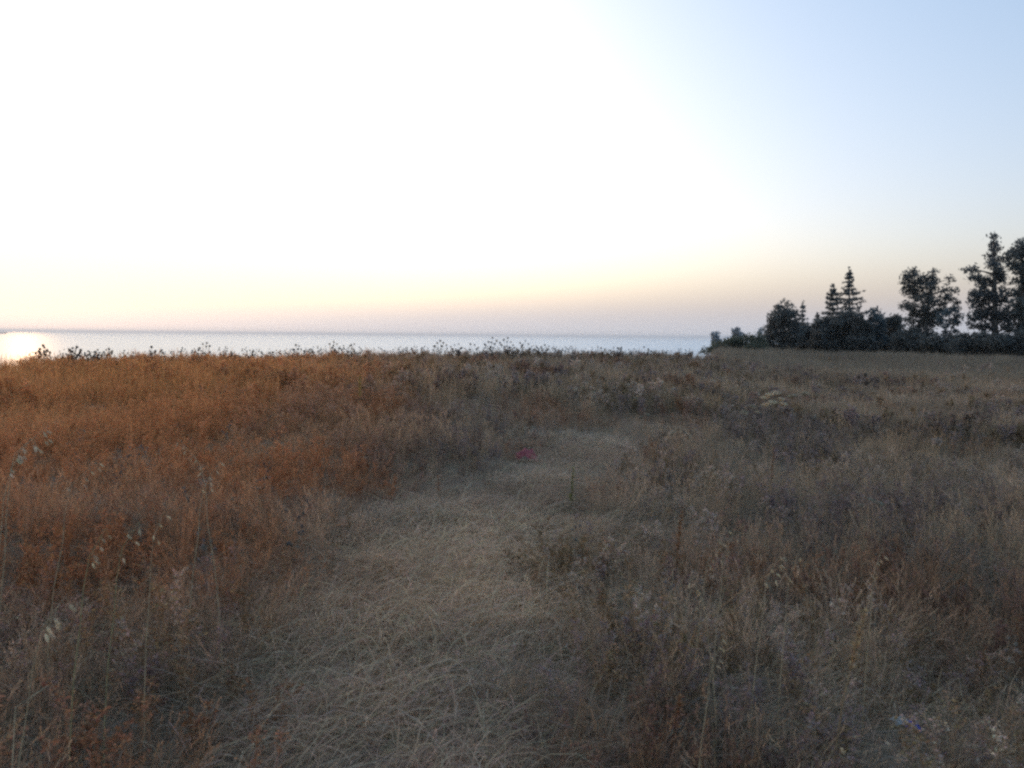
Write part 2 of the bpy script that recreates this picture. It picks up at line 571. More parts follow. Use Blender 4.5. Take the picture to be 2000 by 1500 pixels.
def scatter(name, kind, label, cat, X, Y, scl, tint, tilt=.15, rz=None, dz=-.01, grp=None):
    n = len(X)
    me = bpy.data.meshes.new(name)
    V = np.stack([X, Y, ground(X, Y) + dz], -1)
    me.from_pydata(V.tolist(), [], [])
    coll, nk = SRC[kind]
    rot = np.stack([rng.normal(0, tilt, n), rng.normal(0, tilt, n), rng.uniform(0, 2 * math.pi, n) if rz is None else rz], -1)
    def attr(nm, tp, arr, key):
        a = me.attributes.new(nm, tp, 'POINT'); a.data.foreach_set(key, np.ascontiguousarray(arr).ravel())
    attr('rot', 'FLOAT_VECTOR', rot.astype(np.float32), 'vector')
    attr('scl', 'FLOAT', np.asarray(scl, np.float32), 'value')
    attr('idx', 'INT', rng.integers(0, nk, n).astype(np.int32), 'value')
    attr('tint', 'FLOAT_COLOR', np.c_[tint, np.ones(n)].astype(np.float32), 'color')
    o = bpy.data.objects.new(name, me); COL.objects.link(o)
    tag(o, label, cat, None, 'stuff')
    ng = bpy.data.node_groups.new(name + '_nodes', 'GeometryNodeTree')
    ng.interface.new_socket('Geometry', in_out='INPUT', socket_type='NodeSocketGeometry')
    ng.interface.new_socket('Geometry', in_out='OUTPUT', socket_type='NodeSocketGeometry')
    N = ng.nodes; Lk = ng.links
    gi = N.new('NodeGroupInput'); go = N.new('NodeGroupOutput')
    iop = N.new('GeometryNodeInstanceOnPoints')
    ci = N.new('GeometryNodeCollectionInfo')
    ci.inputs['Collection'].default_value = coll
    ci.inputs['Separate Children'].default_value = True
    ci.inputs['Reset Children'].default_value = True
    def na(nm, tp):
        x = N.new('GeometryNodeInputNamedAttribute'); x.data_type = tp; x.inputs['Name'].default_value = nm
        return x.outputs['Attribute']
    iop.inputs['Pick Instance'].default_value = True
    Lk.new(gi.outputs[0], iop.inputs['Points'])
    Lk.new(ci.outputs[0], iop.inputs['Instance'])
    Lk.new(na('idx', 'INT'), iop.inputs['Instance Index'])
    e2r = N.new('FunctionNodeEulerToRotation')
    Lk.new(na('rot', 'FLOAT_VECTOR'), e2r.inputs[0]); Lk.new(e2r.outputs[0], iop.inputs['Rotation'])
    Lk.new(na('scl', 'FLOAT'), iop.inputs['Scale'])
    Lk.new(iop.outputs[0], go.inputs[0])
    md = o.modifiers.new('clumps', 'NODES'); md.node_group = ng
    return o


def sample(d0, d1, a0, a1, dens):
    """random points in a ring sector, dens per square metre"""
    area = .5 * math.radians(a1 - a0) * (d1 * d1 - d0 * d0)
    n = int(area * dens)
    dd = np.sqrt(rng.uniform(d0 * d0, d1 * d1, n)); aa = np.radians(rng.uniform(a0, a1, n))
    return dd * np.sin(aa), dd * np.cos(aa)


STRAW = np.array((.68, .56, .435)); GREY = np.array((.59, .505, .42)); SUN_GLARE = np.array((.88, .46, .19)); RUST_GLARE = np.array((.44, .20, .09)); RUST = np.array((.25, .125, .068))
OLIVE = np.array((.22, .165, .10)); MAUVE = np.array((.25, .205, .2)); DARK = np.array((.19, .16, .15)); GREEN = np.array((.13, .16, .07))


def rust_glare_w(x, y):
    az = np.degrees(np.arctan2(x, y)); dist = np.hypot(x, y)
    left = (1 - ss(-24, 0, az)) * (.12 + .88 * ss(2.8, 7, dist))  # left side: rusty plants plus painted orange glare, stronger with distance
    n = vnoise(x, y, 1.1, 11)
    return np.clip(left * (.55 + .7 * n) + .6 * ss(.62, .85, n) * (1 - ss(16, 30, dist)), 0, 1)


def tints(x, y, kind):
    n = len(x)
    a = vnoise(x, y, 1.6, 21); b = vnoise(x, y, .8, 22); c = vnoise(x, y, 3.5, 23)
    rw = rust_glare_w(x, y)[:, None]
    RU = RUST + (RUST_GLARE - RUST) * (1 - ss(-20, -2, np.degrees(np.arctan2(x, y))))[:, None]  # rust on the left brightened to carry the warm glare there
    RU = RU * (.62 + .38 * ss(3, 8, np.hypot(x, y)))[:, None]
    dist = np.hypot(x, y)[:, None]
    if kind == 'straw':
        col = STRAW + (GREY - STRAW) * ss(.3, .7, a)[:, None]
        col = col * (.66 + .34 * path_mask(x, y))[:, None]
        col = col * (.62 + .36 * b[:, None])
        col = col + (RU - col) * (.35 * rw)
    elif kind == 'grass':
        col = GREY + (STRAW - GREY) * ss(.35, .75, a)[:, None]
        col = col * (.36 + .33 * b[:, None])
        col = col + (OLIVE - col) * (.35 * ss(.55, .8, c)[:, None])
        col = col + (RU * 1.1 - col) * (.72 * rw)
    else:
        pick = rng.uniform(0, 1, n)[:, None] * .5 + .5 * b[:, None]
        col = np.where(pick < .4, MAUVE, np.where(pick < .6, OLIVE, GREY * .7))
        col = col + (DARK - col) * (.7 * ss(.5, .8, a)[:, None])
        col = col + (RU * 1.05 - col) * np.clip(rw * 1.05, 0, .92)
    az = np.degrees(np.arctan2(x, y))[:, None]
    glare_w = (1 - ss(-26, 2, az)) * ss(6, 15, dist)                 # orange sun glare put into the plant colour towards the left crest
    col = col + (SUN_GLARE * (.7 + .6 * a[:, None]) - col) * glare_w * (.75 if kind != 'weed' else .5)
    col = col * np.array((1.27, 1.15, 1.06)) * rng.uniform(.8, 1.2, (n, 1))
    return col * np.minimum(1, .8 / col.max(1, keepdims=True))


def keep(X, Y, p):
    k = rng.uniform(0, 1, len(X)) < p
    return X[k], Y[k]


CLEAR = [tuple(on_ground(1778, 1475))[:2], tuple(on_ground(1028, 905))[:2]]


def field():
    def inside(X, Y, margin=1.2):
        dist = np.hypot(X, Y); az = np.degrees(np.arctan2(X, Y))
        dc, far = crest_dist(az)
        return (dist < dc + margin) | ((far > .5) & (dist < 160))
    def gather(specs, pfun):
        XS, YS = [], []
        for d0, d1, a0, a1, dn in specs:
            X, Y = sample(d0, d1, a0, a1, dn)
            k = inside(X, Y)
            for cx, cy in CLEAR:                                 # nothing grows straight through the litter
                k &= np.hypot(X - cx, Y - cy) > .16
                k &= np.hypot(X - cx * .93, Y - cy * .93) > .13
            X, Y = X[k], Y[k]
            X, Y = keep(X, Y, pfun(X, Y))
            XS.append(X); YS.append(Y)
        return np.concatenate(XS), np.concatenate(YS)
    rz = lambda n: rng.normal(.55, .5, n)
    # trodden straw
    X, Y = gather([(.6, 7, -60, 60, 70), (7, 14, -42, 45, 40)], lambda x, y: .42 + .58 * path_mask(x, y))
    scatter('trampled_straw', 'straw', 'flattened grey straw covering the trodden path through the weeds', 'straw',
            X, Y, rng.uniform(.7, 1.3, len(X)), tints(X, Y, 'straw'), .12, rz(len(X)))
    # standing dry grass, close
    X, Y = gather([(.9, 6, -60, 60, 75), (6, 13, -44, 46, 55)], lambda x, y: (1 - .7 * path_mask(x, y)) * (.35 + .65 * vnoise(x, y, .9, 31)))
    pm = path_mask(X, Y)
    s_ = (.45 + .55 * vnoise(X, Y, 1.2, 32)) * rng.uniform(.7, 1.15, len(X)) * (1 - .68 * pm)
    scatter('dry_grass', 'tuft', 'thin dry standing grass on both sides of the path', 'grass', X, Y, s_ * .88, tints(X, Y, 'grass'), .38)
    # twiggy weeds, close
    X, Y = gather([(1.3, 6, -60, 60, 44), (6, 13, -44, 46, 36)], lambda x, y: (1 - path_mask(x, y)) * (.2 + .8 * ss(.25, .6, vnoise(x, y, 1.3, 33))))
    s_ = (.5 + .45 * vnoise(X, Y, 1.5, 34)) * rng.uniform(.7, 1.15, len(X))
    s_ = s_ * (1 - .5 * path_mask(X, Y))
    scatter('twiggy_weeds', 'weed', 'rusty brown twiggy weeds crowding the sides of the path', 'weeds', X, Y, s_, tints(X, Y, 'weed'), .2)
    # far part of the field up to the crest and the pale strip before the trees
    X, Y = gather([(13, 26, -44, 46, 26), (26, 75, 12, 48, 5.5)], lambda x, y: (1 - .6 * path_mask(x, y)) * (.5 + .5 * vnoise(x, y, 2.2, 35)))
    d_ = np.hypot(X, Y)
    tn = tints(X, Y, 'grass'); f = ss(20, 30, d_)[:, None]
    tn = tn * (1 - f) + f * (np.array((.30, .26, .215)) * (.6 + .5 * vnoise(X, Y, 4, 36))[:, None])
    scatter('far_dry_grass', 'fartuft', 'pale dry grass on the far field below the trees and the crest', 'grass', X, Y,
            rng.uniform(.7, 1.1, len(X)) * (1 + .25 * f[:, 0]), tn, .15)
    X, Y = gather([(12.5, 26, -44, 46, 13), (26, 60, 12, 48, .9)], lambda x, y: (1 - path_mask(x, y)) * ss(.2, .6, vnoise(x, y, 2.0, 37)))
    scatter('far_weeds', 'farweed', 'dark and rusty weeds spread over the far half of the field', 'weeds', X, Y,
            rng.uniform(.6, 1.0, len(X)), tints(X, Y, 'weed'), .15)
    # low fringe of seed heads standing out along the crest
    aa = rng.uniform(-44, 14, 900); dc, _ = crest_dist(aa)
    dd = dc + rng.uniform(-1.5, 1.2, 900)
    X, Y = dd * np.sin(np.radians(aa)), dd * np.cos(np.radians(aa))
    k = vnoise(X, Y, 1.6, 38) > .35; X, Y = X[k], Y[k]
    scatter('crest_seed_heads', 'ball', 'low fringe of dark seed heads along the field edge against the sea', 'weeds', X, Y,
            rng.uniform(.6, 1.0, len(X)), np.tile(np.array((.12, .10, .085)), (len(X), 1)), .1)
    X, Y = gather([(2.2, 13, -44, 46, .9)], lambda x, y: (1 - path_mask(x, y)))
    scatter('seed_head_weeds', 'ball', 'small round seed heads scattered through the weeds', 'weeds', X, Y,
            rng.uniform(.45, .7, len(X)), np.tile(np.array((.36, .32, .28)), (len(X), 1)) * rng.uniform(.6, 1.3, (len(X), 1)), .15)
field()

# ------------------------------------------------------------------ trees
def leaves(mb, C, n_per, spread, size, base, rs):
    """leaf quads in small clumps round the points C"""
    n = len(C) * n_per
    P = np.repeat(C, n_per, 0) + rs.normal(0, spread, (n, 3)) * np.array((1, 1, .8))
    a = rs.normal(size=(n, 3)); a /= np.linalg.norm(a, axis=1)[:, None]
    b = np.cross(a, rs.normal(size=(n, 3))); b /= np.linalg.norm(b, axis=1)[:, None]
    s = size * rs.uniform(.5, 1.3, (n, 1))
    a = a * s; b = b * s * .45
    V = np.stack([P - a, P - b * .9, P + a, P + b * .9], 1)
    clump = np.repeat(rs.uniform(.65, 1.35, len(C)), n_per)[:, None]
    mb.quads(V, np.array(base)[None] * clump * rs.uniform(.75, 1.25, (n, 1)))


GAP = np.array((.045, .06, .045))
def blob_tree(name, label, cat, px, py, D, blobs, base=(.05, .065, .05), dens=1.0, leaf=.16, trunk_r=.16, group=None, seed=0, top=None, depth=None):
    """crown of uneven leaf masses (pixel outline turned into metres at the tree's own distance) carried by limbs"""
    rs = np.random.default_rng(100 + seed); random.seed(100 + seed)
    foot = at(px, py, D); foot.z = gz(foot.x, foot.y) - .05
    root = empty(name, foot, label, cat, group)
    m = D / F
    fw = Vector((foot.x, foot.y, 0)).normalized()
    cr = MB(); tk = MB()
    hi = min(b[1] for b in blobs)
    topb = min(blobs, key=lambda b: b[1])
    tp = at(topb[0], topb[1], D) - foot
    mid = Vector((tp.x * .3, tp.y * .3, tp.z * .5))
    trunk = [Vector((0, 0, 0)), mid * .5 + Vector((.05, 0, 0)), mid, mid.lerp(tp, .55) + Vector((random.uniform(-.1, .1), 0, 0)), tp]
    tk.tube([tuple(p) for p in trunk], [trunk_r, trunk_r * .85, trunk_r * .65, trunk_r * .4, trunk_r * .12], 7)
    zmin = .03
    for (bx, by, rx, ry) in blobs:
        off = rs.normal(0, .45) if depth is None else rs.normal(0, depth)
        c = at(bx, by, D) - foot + fw * off
        RX, RY = rx * m, ry * m; RD = (RX + RY) * .5
        # limb from the trunk
        zc = max(.3, min(c.z - .6 * RY - .15 * abs(c.x), tp.z * .9))
        k = max(0, min(1, zc / max(tp.z, .1)))
        st = mid * (k * 2) if k < .5 else mid.lerp(tp, (k - .5) * 2)
        r0 = trunk_r * .45 * (1.1 - .7 * k)
        tk.tube([tuple(st), tuple(st.lerp(c, .5) + Vector((0, 0, .06 * (c - st).length))), tuple(c)], [r0, r0 * .65, r0 * .25], 5)
        nc = max(6, int(14 * dens * (RX * RY * RD) ** .667 / (.35 ** 2)))
        nc = min(nc, 420)
        u = rs.normal(size=(nc, 3)); u /= np.linalg.norm(u, axis=1)[:, None]
        u *= rs.uniform(.25, 1.0, (nc, 1)) ** .55
        rt = np.array((fw.y, -fw.x, 0)); f3 = np.array((fw.x, fw.y, 0)); up = np.array((0, 0, 1))
        C = np.array(c)[None] + u[:, :1] * RX * rt + u[:, 1:2] * RD * f3 + u[:, 2:] * RY * up
        C = C[C[:, 2] > zmin]
        if len(C) == 0:
            continue
        # a few twigs carry the outer clumps
        for q in C[rs.choice(len(C), min(6, len(C)), False)]:
            tk.tube([tuple(c), tuple(q)], [r0 * .25, r0 * .08], 4)
        leaves(cr, C, 12, .12, leaf * .8, base, rs)
    tk.build('trunk', M_BARK, root, True)
    cr.build('crown', M_LEAF, root)
    return root


def conifer(name, label, px, py_top, py_foot, D, tiers, base=(.045, .06, .05), seed=0, nbr=7, dens=1.0, leaf=.13, group=None):
    """straight trunk with whorls of level branches; tiers = (pixel y, half width in pixels)"""
    rs = np.random.default_rng(300 + seed); random.seed(300 + seed)
    foot = at(px, py_foot, D); foot.z = gz(foot.x, foot.y) - .05
    root = empty(name, foot, label, 'tree', group)
    top = at(px, py_top, D) - foot
    m = D / F
    tk, cr = MB(), MB()
    H = top.z
    tk.tube([(0, 0, 0), (top.x * .5, top.y * .5, H * .5), (top.x, top.y, H)], [.02 * H + .03, .012 * H + .02, .012], 7)
    for (ty, hw) in tiers:
        z = (at(px, ty, D) - foot).z
        a0 = random.uniform(0, 6.28)
        for k in range(nbr):
            a = a0 + 2 * math.pi * k / nbr + random.uniform(-.3, .3)
            L = hw * m * random.uniform(.65, 1.1)
            dr = Vector((math.cos(a), math.sin(a), 0))
            b = Vector((top.x * z / H, top.y * z / H, z))
            p1 = b + dr * L * .55 + Vector((0, 0, -.05 * L)); p2 = b + dr * L + Vector((0, 0, .12 * L))
            tk.tube([tuple(b), tuple(p1), tuple(p2)], [.03, .02, .008], 4)
            nn = max(3, int(L * 7 * dens))
            us = rs.uniform(.2, 1.05, nn)
            C = np.array([tuple(b.lerp(p1, u / .55) if u < .55 else p1.lerp(p2, (u - .55) / .45)) for u in us])
            C += rs.normal(0, .05, C.shape)
            leaves(cr, C, 8, .06, leaf * .85, base, rs)
    nn = int(10 * dens)
    zz = rs.uniform(.86, 1.02, nn) * H
    C = np.stack([top.x * zz / H, top.y * zz / H, zz], -1) + rs.normal(0, .05, (nn, 3))
    leaves(cr, C, 9, .06, leaf * .8, base, rs)
    tk.build('trunk', M_BARK, root, True)
    cr.build('crown', M_LEAF, root)
    return root


DG = (.15, .15, .135); BG = (.12, .145, .15); GG = (.12, .125, .085); HAZE_GREY = (.42, .44, .45)  # the palest grey has the haze over distant trees painted in
blob_tree('broad_tree', 'dense dark bushy tree at the seaward end of the tree row', 'tree', 1528, 684, 62,
          [(1533, 604, 15, 16), (1519, 622, 18, 18), (1546, 622, 13, 18), (1527, 640, 26, 24), (1505, 648, 13, 22), (1550, 650, 18, 24), (1520, 668, 30, 18), (1498, 668, 8, 14)], DG, seed=1)
conifer('spire_tree', 'thin pale spire tree just right of the bushy end tree', 1568, 591, 680, 88,
        [(600, 3), (608, 5), (616, 8), (624, 10), (632, 12), (642, 14), (654, 15)], (.16, .17, .165), 2, 6, .9)
conifer('spire_tree', 'short pointed tree top between the pale spire and the tiered conifers', 1597, 611, 680, 84,
        [(618, 4), (625, 7), (633, 9), (642, 12), (654, 14)], DG, 3, 6, 1.0)
conifer('tiered_conifer', 'shorter of two tiered conifers, level branches, standing left of its partner', 1627, 560, 682, 66,
        [(568, 5), (575, 9), (584, 13), (593, 18), (603, 14), (612, 17), (622, 16), (634, 20), (648, 22), (662, 22)], DG, 4, 7, 1.3)
conifer('tiered_conifer', 'taller thin-topped conifer with level side branches, right of the shorter one', 1659, 526, 682, 72,
        [(535, 4), (543, 7), (551, 10), (558, 7), (566, 13), (573, 25), (585, 22), (592, 26), (602, 24), (612, 30), (624, 30), (638, 30), (654, 30)], (.13, .14, .135), 5, 7, .9)
blob_tree('round_shrub', 'round-topped blue-green shrub at the right of the tiered conifers', 'shrub', 1708, 684, 64,
          [(1712, 614, 10, 12), (1706, 634, 16, 18), (1716, 640, 12, 20), (1704, 662, 22, 20)], BG, seed=6, trunk_r=.08)
hedge = [
    (1575, 684, 66, [(1570, 648, 16, 18), (1584, 655, 18, 22), (1572, 668, 22, 16)], DG, 'dark leafy shrub under the pale spire tree'),
    (1610, 684, 64, [(1602, 640, 14, 14), (1614, 636, 14, 16), (1608, 660, 22, 22)], DG, 'dark shrub below the shorter tiered conifer'),
    (1645, 685, 64, [(1640, 630, 14, 14), (1655, 622, 14, 16), (1648, 650, 24, 24), (1636, 668, 18, 14)], DG, 'dark shrub at the foot of the taller tiered conifer'),
    (1680, 685, 63, [(1676, 628, 14, 14), (1686, 640, 16, 16), (1682, 662, 22, 20)], DG, 'dark shrub between the taller tiered conifer and the round blue-green shrub'),
    (1742, 685, 66, [(1738, 630, 10, 10), (1750, 626, 11, 10), (1744, 646, 20, 16), (1738, 664, 20, 16)], DG, 'low shrub in the gap left of the big ragged tree'),
    (1850, 686, 60, [(1842, 622, 9, 8), (1852, 612, 7, 8), (1864, 608, 6, 9), (1873, 618, 8, 7), (1860, 625, 9, 6), (1848, 634, 8, 5), (1868, 633, 9, 5), (1856, 648, 12, 6)], BG, 'shrub with bare stems right of the big ragged tree'),
    (1778, 686, 61, [(1765, 664, 20, 14), (1790, 668, 20, 14), (1778, 654, 16, 10)], DG, 'low dark shrub at the foot of the big ragged tree'),
    (1836, 686, 60, [(1824, 670, 22, 12), (1846, 668, 18, 13)], DG, 'low dark shrub under the bare-stemmed shrub'),
    (1886, 686, 59, [(1872, 668, 18, 13), (1896, 666, 18, 14)], DG, 'low dark shrub left of the tall narrow-topped tree'),
    (1936, 687, 58, [(1922, 668, 20, 14), (1948, 668, 20, 13)], DG, 'low dark shrub below the tall narrow-topped tree'),
    (1988, 687, 58, [(1975, 668, 18, 14), (2002, 666, 22, 16)], DG, 'low dark shrub at the right edge under the last tree'),
]
for i, (px, py, D, bl, base, lab) in enumerate(hedge):
    blob_tree('hedge_shrub', lab, 'shrub', px, py, D, bl + [(px - 12, py - 10, 18, 12), (px + 12, py - 8, 18, 12)], base, .9 if px == 1850 else 1.7, .16, .06, 'dark shrubs along the foot of the tree row', 20 + i)
blob_tree('ragged_tree', 'big ragged tree with long loose shoots on its right side', 'tree', 1802, 686, 63,
          [(1777, 534, 11, 9), (1788, 544, 14, 10), (1806, 552, 16, 11), (1768, 551, 9, 9), (1824, 545, 9, 10), (1823, 532, 5, 7), (1777, 566, 14, 11), (1797, 572, 20, 14),
           (1822, 562, 12, 8), (1800, 592, 22, 14), (1768, 596, 11, 7), (1780, 604, 12, 8), (1812, 612, 22, 12), (1794, 624, 24, 14), (1826, 626, 16, 12), (1800, 648, 26, 14),
           (1854, 546, 4, 7), (1850, 566, 9, 5), (1863, 566, 6, 5), (1845, 578, 9, 6), (1856, 582, 8, 4), (1838, 592, 8, 8), (1868, 590, 3, 6), (1866, 602, 6, 6), (1842, 606, 10, 7)],
          DG, .95, seed=40, trunk_r=.2, leaf=.15)
blob_tree('tall_tree', 'tallest tree, narrow pointed top and loose left branches, near the right edge', 'tree', 1942, 687, 61,
          [(1941, 464, 4, 7), (1942, 478, 7, 10), (1944, 491, 8, 7), (1935, 504, 6, 10), (1949, 508, 7, 8), (1941, 522, 10, 10), (1952, 530, 9, 12), (1944, 545, 16, 12), (1930, 552, 10, 8),
           (1889, 528, 5, 4), (1901, 528, 7, 7), (1910, 541, 8, 7), (1897, 543, 5, 4), (1918, 555, 10, 7), (1906, 573, 13, 9), (1926, 574, 16, 12), (1900, 590, 10, 8),
           (1948, 578, 18, 16), (1922, 598, 18, 12), (1940, 618, 26, 16), (1908, 618, 14, 10), (1968, 612, 18, 16), (1900, 634, 10, 7), (1926, 640, 16, 9), (1972, 640, 16, 10)],
          (.14, .145, .14), 1.0, seed=41, trunk_r=.24, leaf=.15)
blob_tree('edge_tree', 'tall rounded tree cut by the right edge of the view', 'tree', 2000, 687, 60,
          [(1994, 478, 9, 9), (1984, 489, 11, 9), (1973, 500, 9, 8), (1992, 503, 14, 13), (2012, 492, 16, 16), (1976, 518, 12, 8), (1996, 526, 16, 9), (2018, 524, 20, 16), (1986, 548, 9, 6), (2008, 552, 16, 12),
           (1994, 572, 16, 12), (2020, 575, 20, 18), (1990, 600, 18, 16), (2014, 610, 24, 20), (1996, 634, 18, 14), (2024, 640, 24, 16), (2040, 540, 22, 24)],
          (.14, .148, .136), 1.0, seed=42, trunk_r=.26, leaf=.15)
# mound of scrub at the seaward end and pale trees beyond it, haze fading put into their leaf colour
blob_tree('scrub_mound', 'low green-brown scrub mound where the sea meets the trees', 'shrub', 1440, 688, 54,
          [(1436, 668, 20, 11), (1460, 668, 22, 14), (1412, 675, 18, 9), (1404, 679, 16, 8), (1424, 672, 18, 10), (1380, 686, 14, 4), (1482, 668, 16, 16), (1392, 682, 16, 6), (1450, 680, 40, 8), (1476, 680, 24, 10)], GG, 1.3, .13, .05, seed=50)
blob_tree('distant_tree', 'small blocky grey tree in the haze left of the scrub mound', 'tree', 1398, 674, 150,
          [(1394, 653, 5, 5), (1401, 652, 5, 5), (1398, 660, 8, 7), (1396, 668, 7, 6), (1402, 668, 6, 6)], HAZE_GREY, .7, .22, .1, seed=51)
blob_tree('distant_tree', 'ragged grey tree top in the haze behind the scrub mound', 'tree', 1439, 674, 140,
          [(1434, 646, 5, 5), (1441, 645, 6, 5), (1438, 653, 8, 7), (1447, 655, 6, 6), (1440, 664, 12, 9)], HAZE_GREY, .7, .22, .1, seed=52)
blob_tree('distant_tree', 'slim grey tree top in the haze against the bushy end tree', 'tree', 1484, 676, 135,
          [(1485, 645, 4, 5), (1484, 654, 6, 7), (1483, 666, 8, 9)], HAZE_GREY, .7, .2, .1, seed=53)

# ------------------------------------------------------------------ single plants that stand out
def oat(px, py, D, label, lean=(0.3, 0), n=9, size=.022, tip_drop=.25, col=(.42, .37, .29), seed=0, group='wild oat stalks with pale spikelets'):
    """tall stalk whose nodding tip hangs pale spikelets; px, py is the middle of the spikelets"""
    random.seed(500 + seed)
    tip = at(px, py, D)
    base = Vector((tip.x - lean[0], tip.y - lean[1], 0)); base.z = gz(base.x, base.y)
    root = empty('wild_oat', base, label, 'grass stalk', group)
    e = tip - base
    st = MB(); sp = MB()
    P = [Vector((e.x * u ** 2.2, e.y * u ** 2.2, e.z * (1.06 * u - .06 * u ** 3))) for u in (0, .25, .5, .7, .85, 1.0)]
    dv = Vector((lean[0] * .62, lean[1] * .3, .10)) * (D / 3.2)
    P[5] = P[5] - dv * .5; P[4] = P[4] - dv * .3
    P.append(P[5] + dv)
    st.tube([tuple(p) for p in P], [.0022, .002, .0018, .0015, .0012, .001, .0006], 5, col)
    st.build('stalk', M_SINGLE, root)
    dirx = Vector((e.x, e.y, 0)).normalized() if (abs(e.x) + abs(e.y)) > .01 else Vector((1, 0, 0))
    for k in range(n):
        u = k / max(1, n - 1)
        p = P[5].lerp(P[6], u)
        q = p + Vector((random.uniform(-.02, .02), random.uniform(-.02, .02), -random.uniform(.01, .035)))
        mb = MB()
        mb.tube([tuple(p), tuple((p + q) / 2 + Vector((0, 0, .006))), tuple(q)], [.0006, .0005, .0005], 3, col)
        s = size * random.uniform(.8, 1.1)
        ax = (Vector((random.uniform(-.6, .6), random.uniform(-.6, .6), -1)) + dirx * .7).normalized()
        for sd_ in (-1, 1):
            off = ax.orthogonal().normalized() * (.08 * s * sd_)
            mb.tube([tuple(q), tuple(q + ax * s * .35 + off * 1.2), tuple(q + ax * s * .7 + off * 1.1), tuple(q + ax * s + off * .9)],
                    [.0008, s * .10, s * .08, .0006], 5, jit((.64, .56, .45), .2))
        mb.build('spikelet', M_SINGLE, root)
    return root


oat(62, 858, 3.0, 'wild oat with a slanting row of pale spikelets at the far left edge', (.18, .05), 11, .022, seed=1)
oat(42, 884, 3.05, 'short oat with spikelets just below the slanting row at the left edge', (.10, .03), 6, .02, seed=2)
oat(168, 920, 3.6, 'oat stalk with a thin slanting line of spikelets right of the left-edge pair', (.16, .04), 6, .02, seed=3)
oat(372, 884, 3.6, 'oat leaning left with bright spikelets in the rust-coloured weeds', (-.14, .04), 7, .021, seed=4)
oat(415, 925, 3.7, 'oat stalk with sparse spikelets beside the bright left-leaning oat', (.10, .05), 6, .021, seed=5)
oat(190, 1060, 2.9, 'oat with dull greenish spikelets in the left foreground weeds', (.08, .06), 6, .022, seed=6, col=(.33, .32, .2))
oat(255, 1045, 2.9, 'oat with a few bright spikelets right of the dull greenish oat', (.10, .02), 4, .022, seed=7, col=(.33, .33, .22))
oat(105, 1195, 2.3, 'low oat with long white husks in the lower left weeds', (.12, .03), 6, .028, seed=8)
oat(310, 1025, 3.1, 'faint oat stalk between the left weeds and the path', (.06, .02), 4, .02, seed=9)
oat(1395, 1070, 3.3, 'oat with a cluster of pale spikelets right of the orange plant', (.08, .03), 9, .021, seed=10)
oat(1425, 1060, 3.4, 'oat rising just right of the clustered spikelets', (.07, .05), 6, .02, seed=11)
oat(1360, 1150, 2.9, 'low oat with husks strung down the stalk below the clustered spikelets', (-.08, .03), 7, .022, seed=12)
oat(1515, 1098, 3.1, 'oat with broad pale husks in the right foreground weeds', (.09, .04), 8, .024, seed=13)
oat(1550, 1105, 3.15, 'oat at the right of the one with broad pale husks', (.06, .05), 7, .022, seed=14)
oat(1715, 1095, 3.2, 'lone oat farthest right in the foreground weeds', (.05, .03), 5, .021, seed=15)
oat(1405, 1265, 2.5, 'short oat with scattered husks above the long slanting stems', (.07, .03), 6, .02, seed=16)
oat(1620, 1480, 2.15, 'low oat with two long husks at the bottom right', (.09, .02), 2, .03, seed=17)


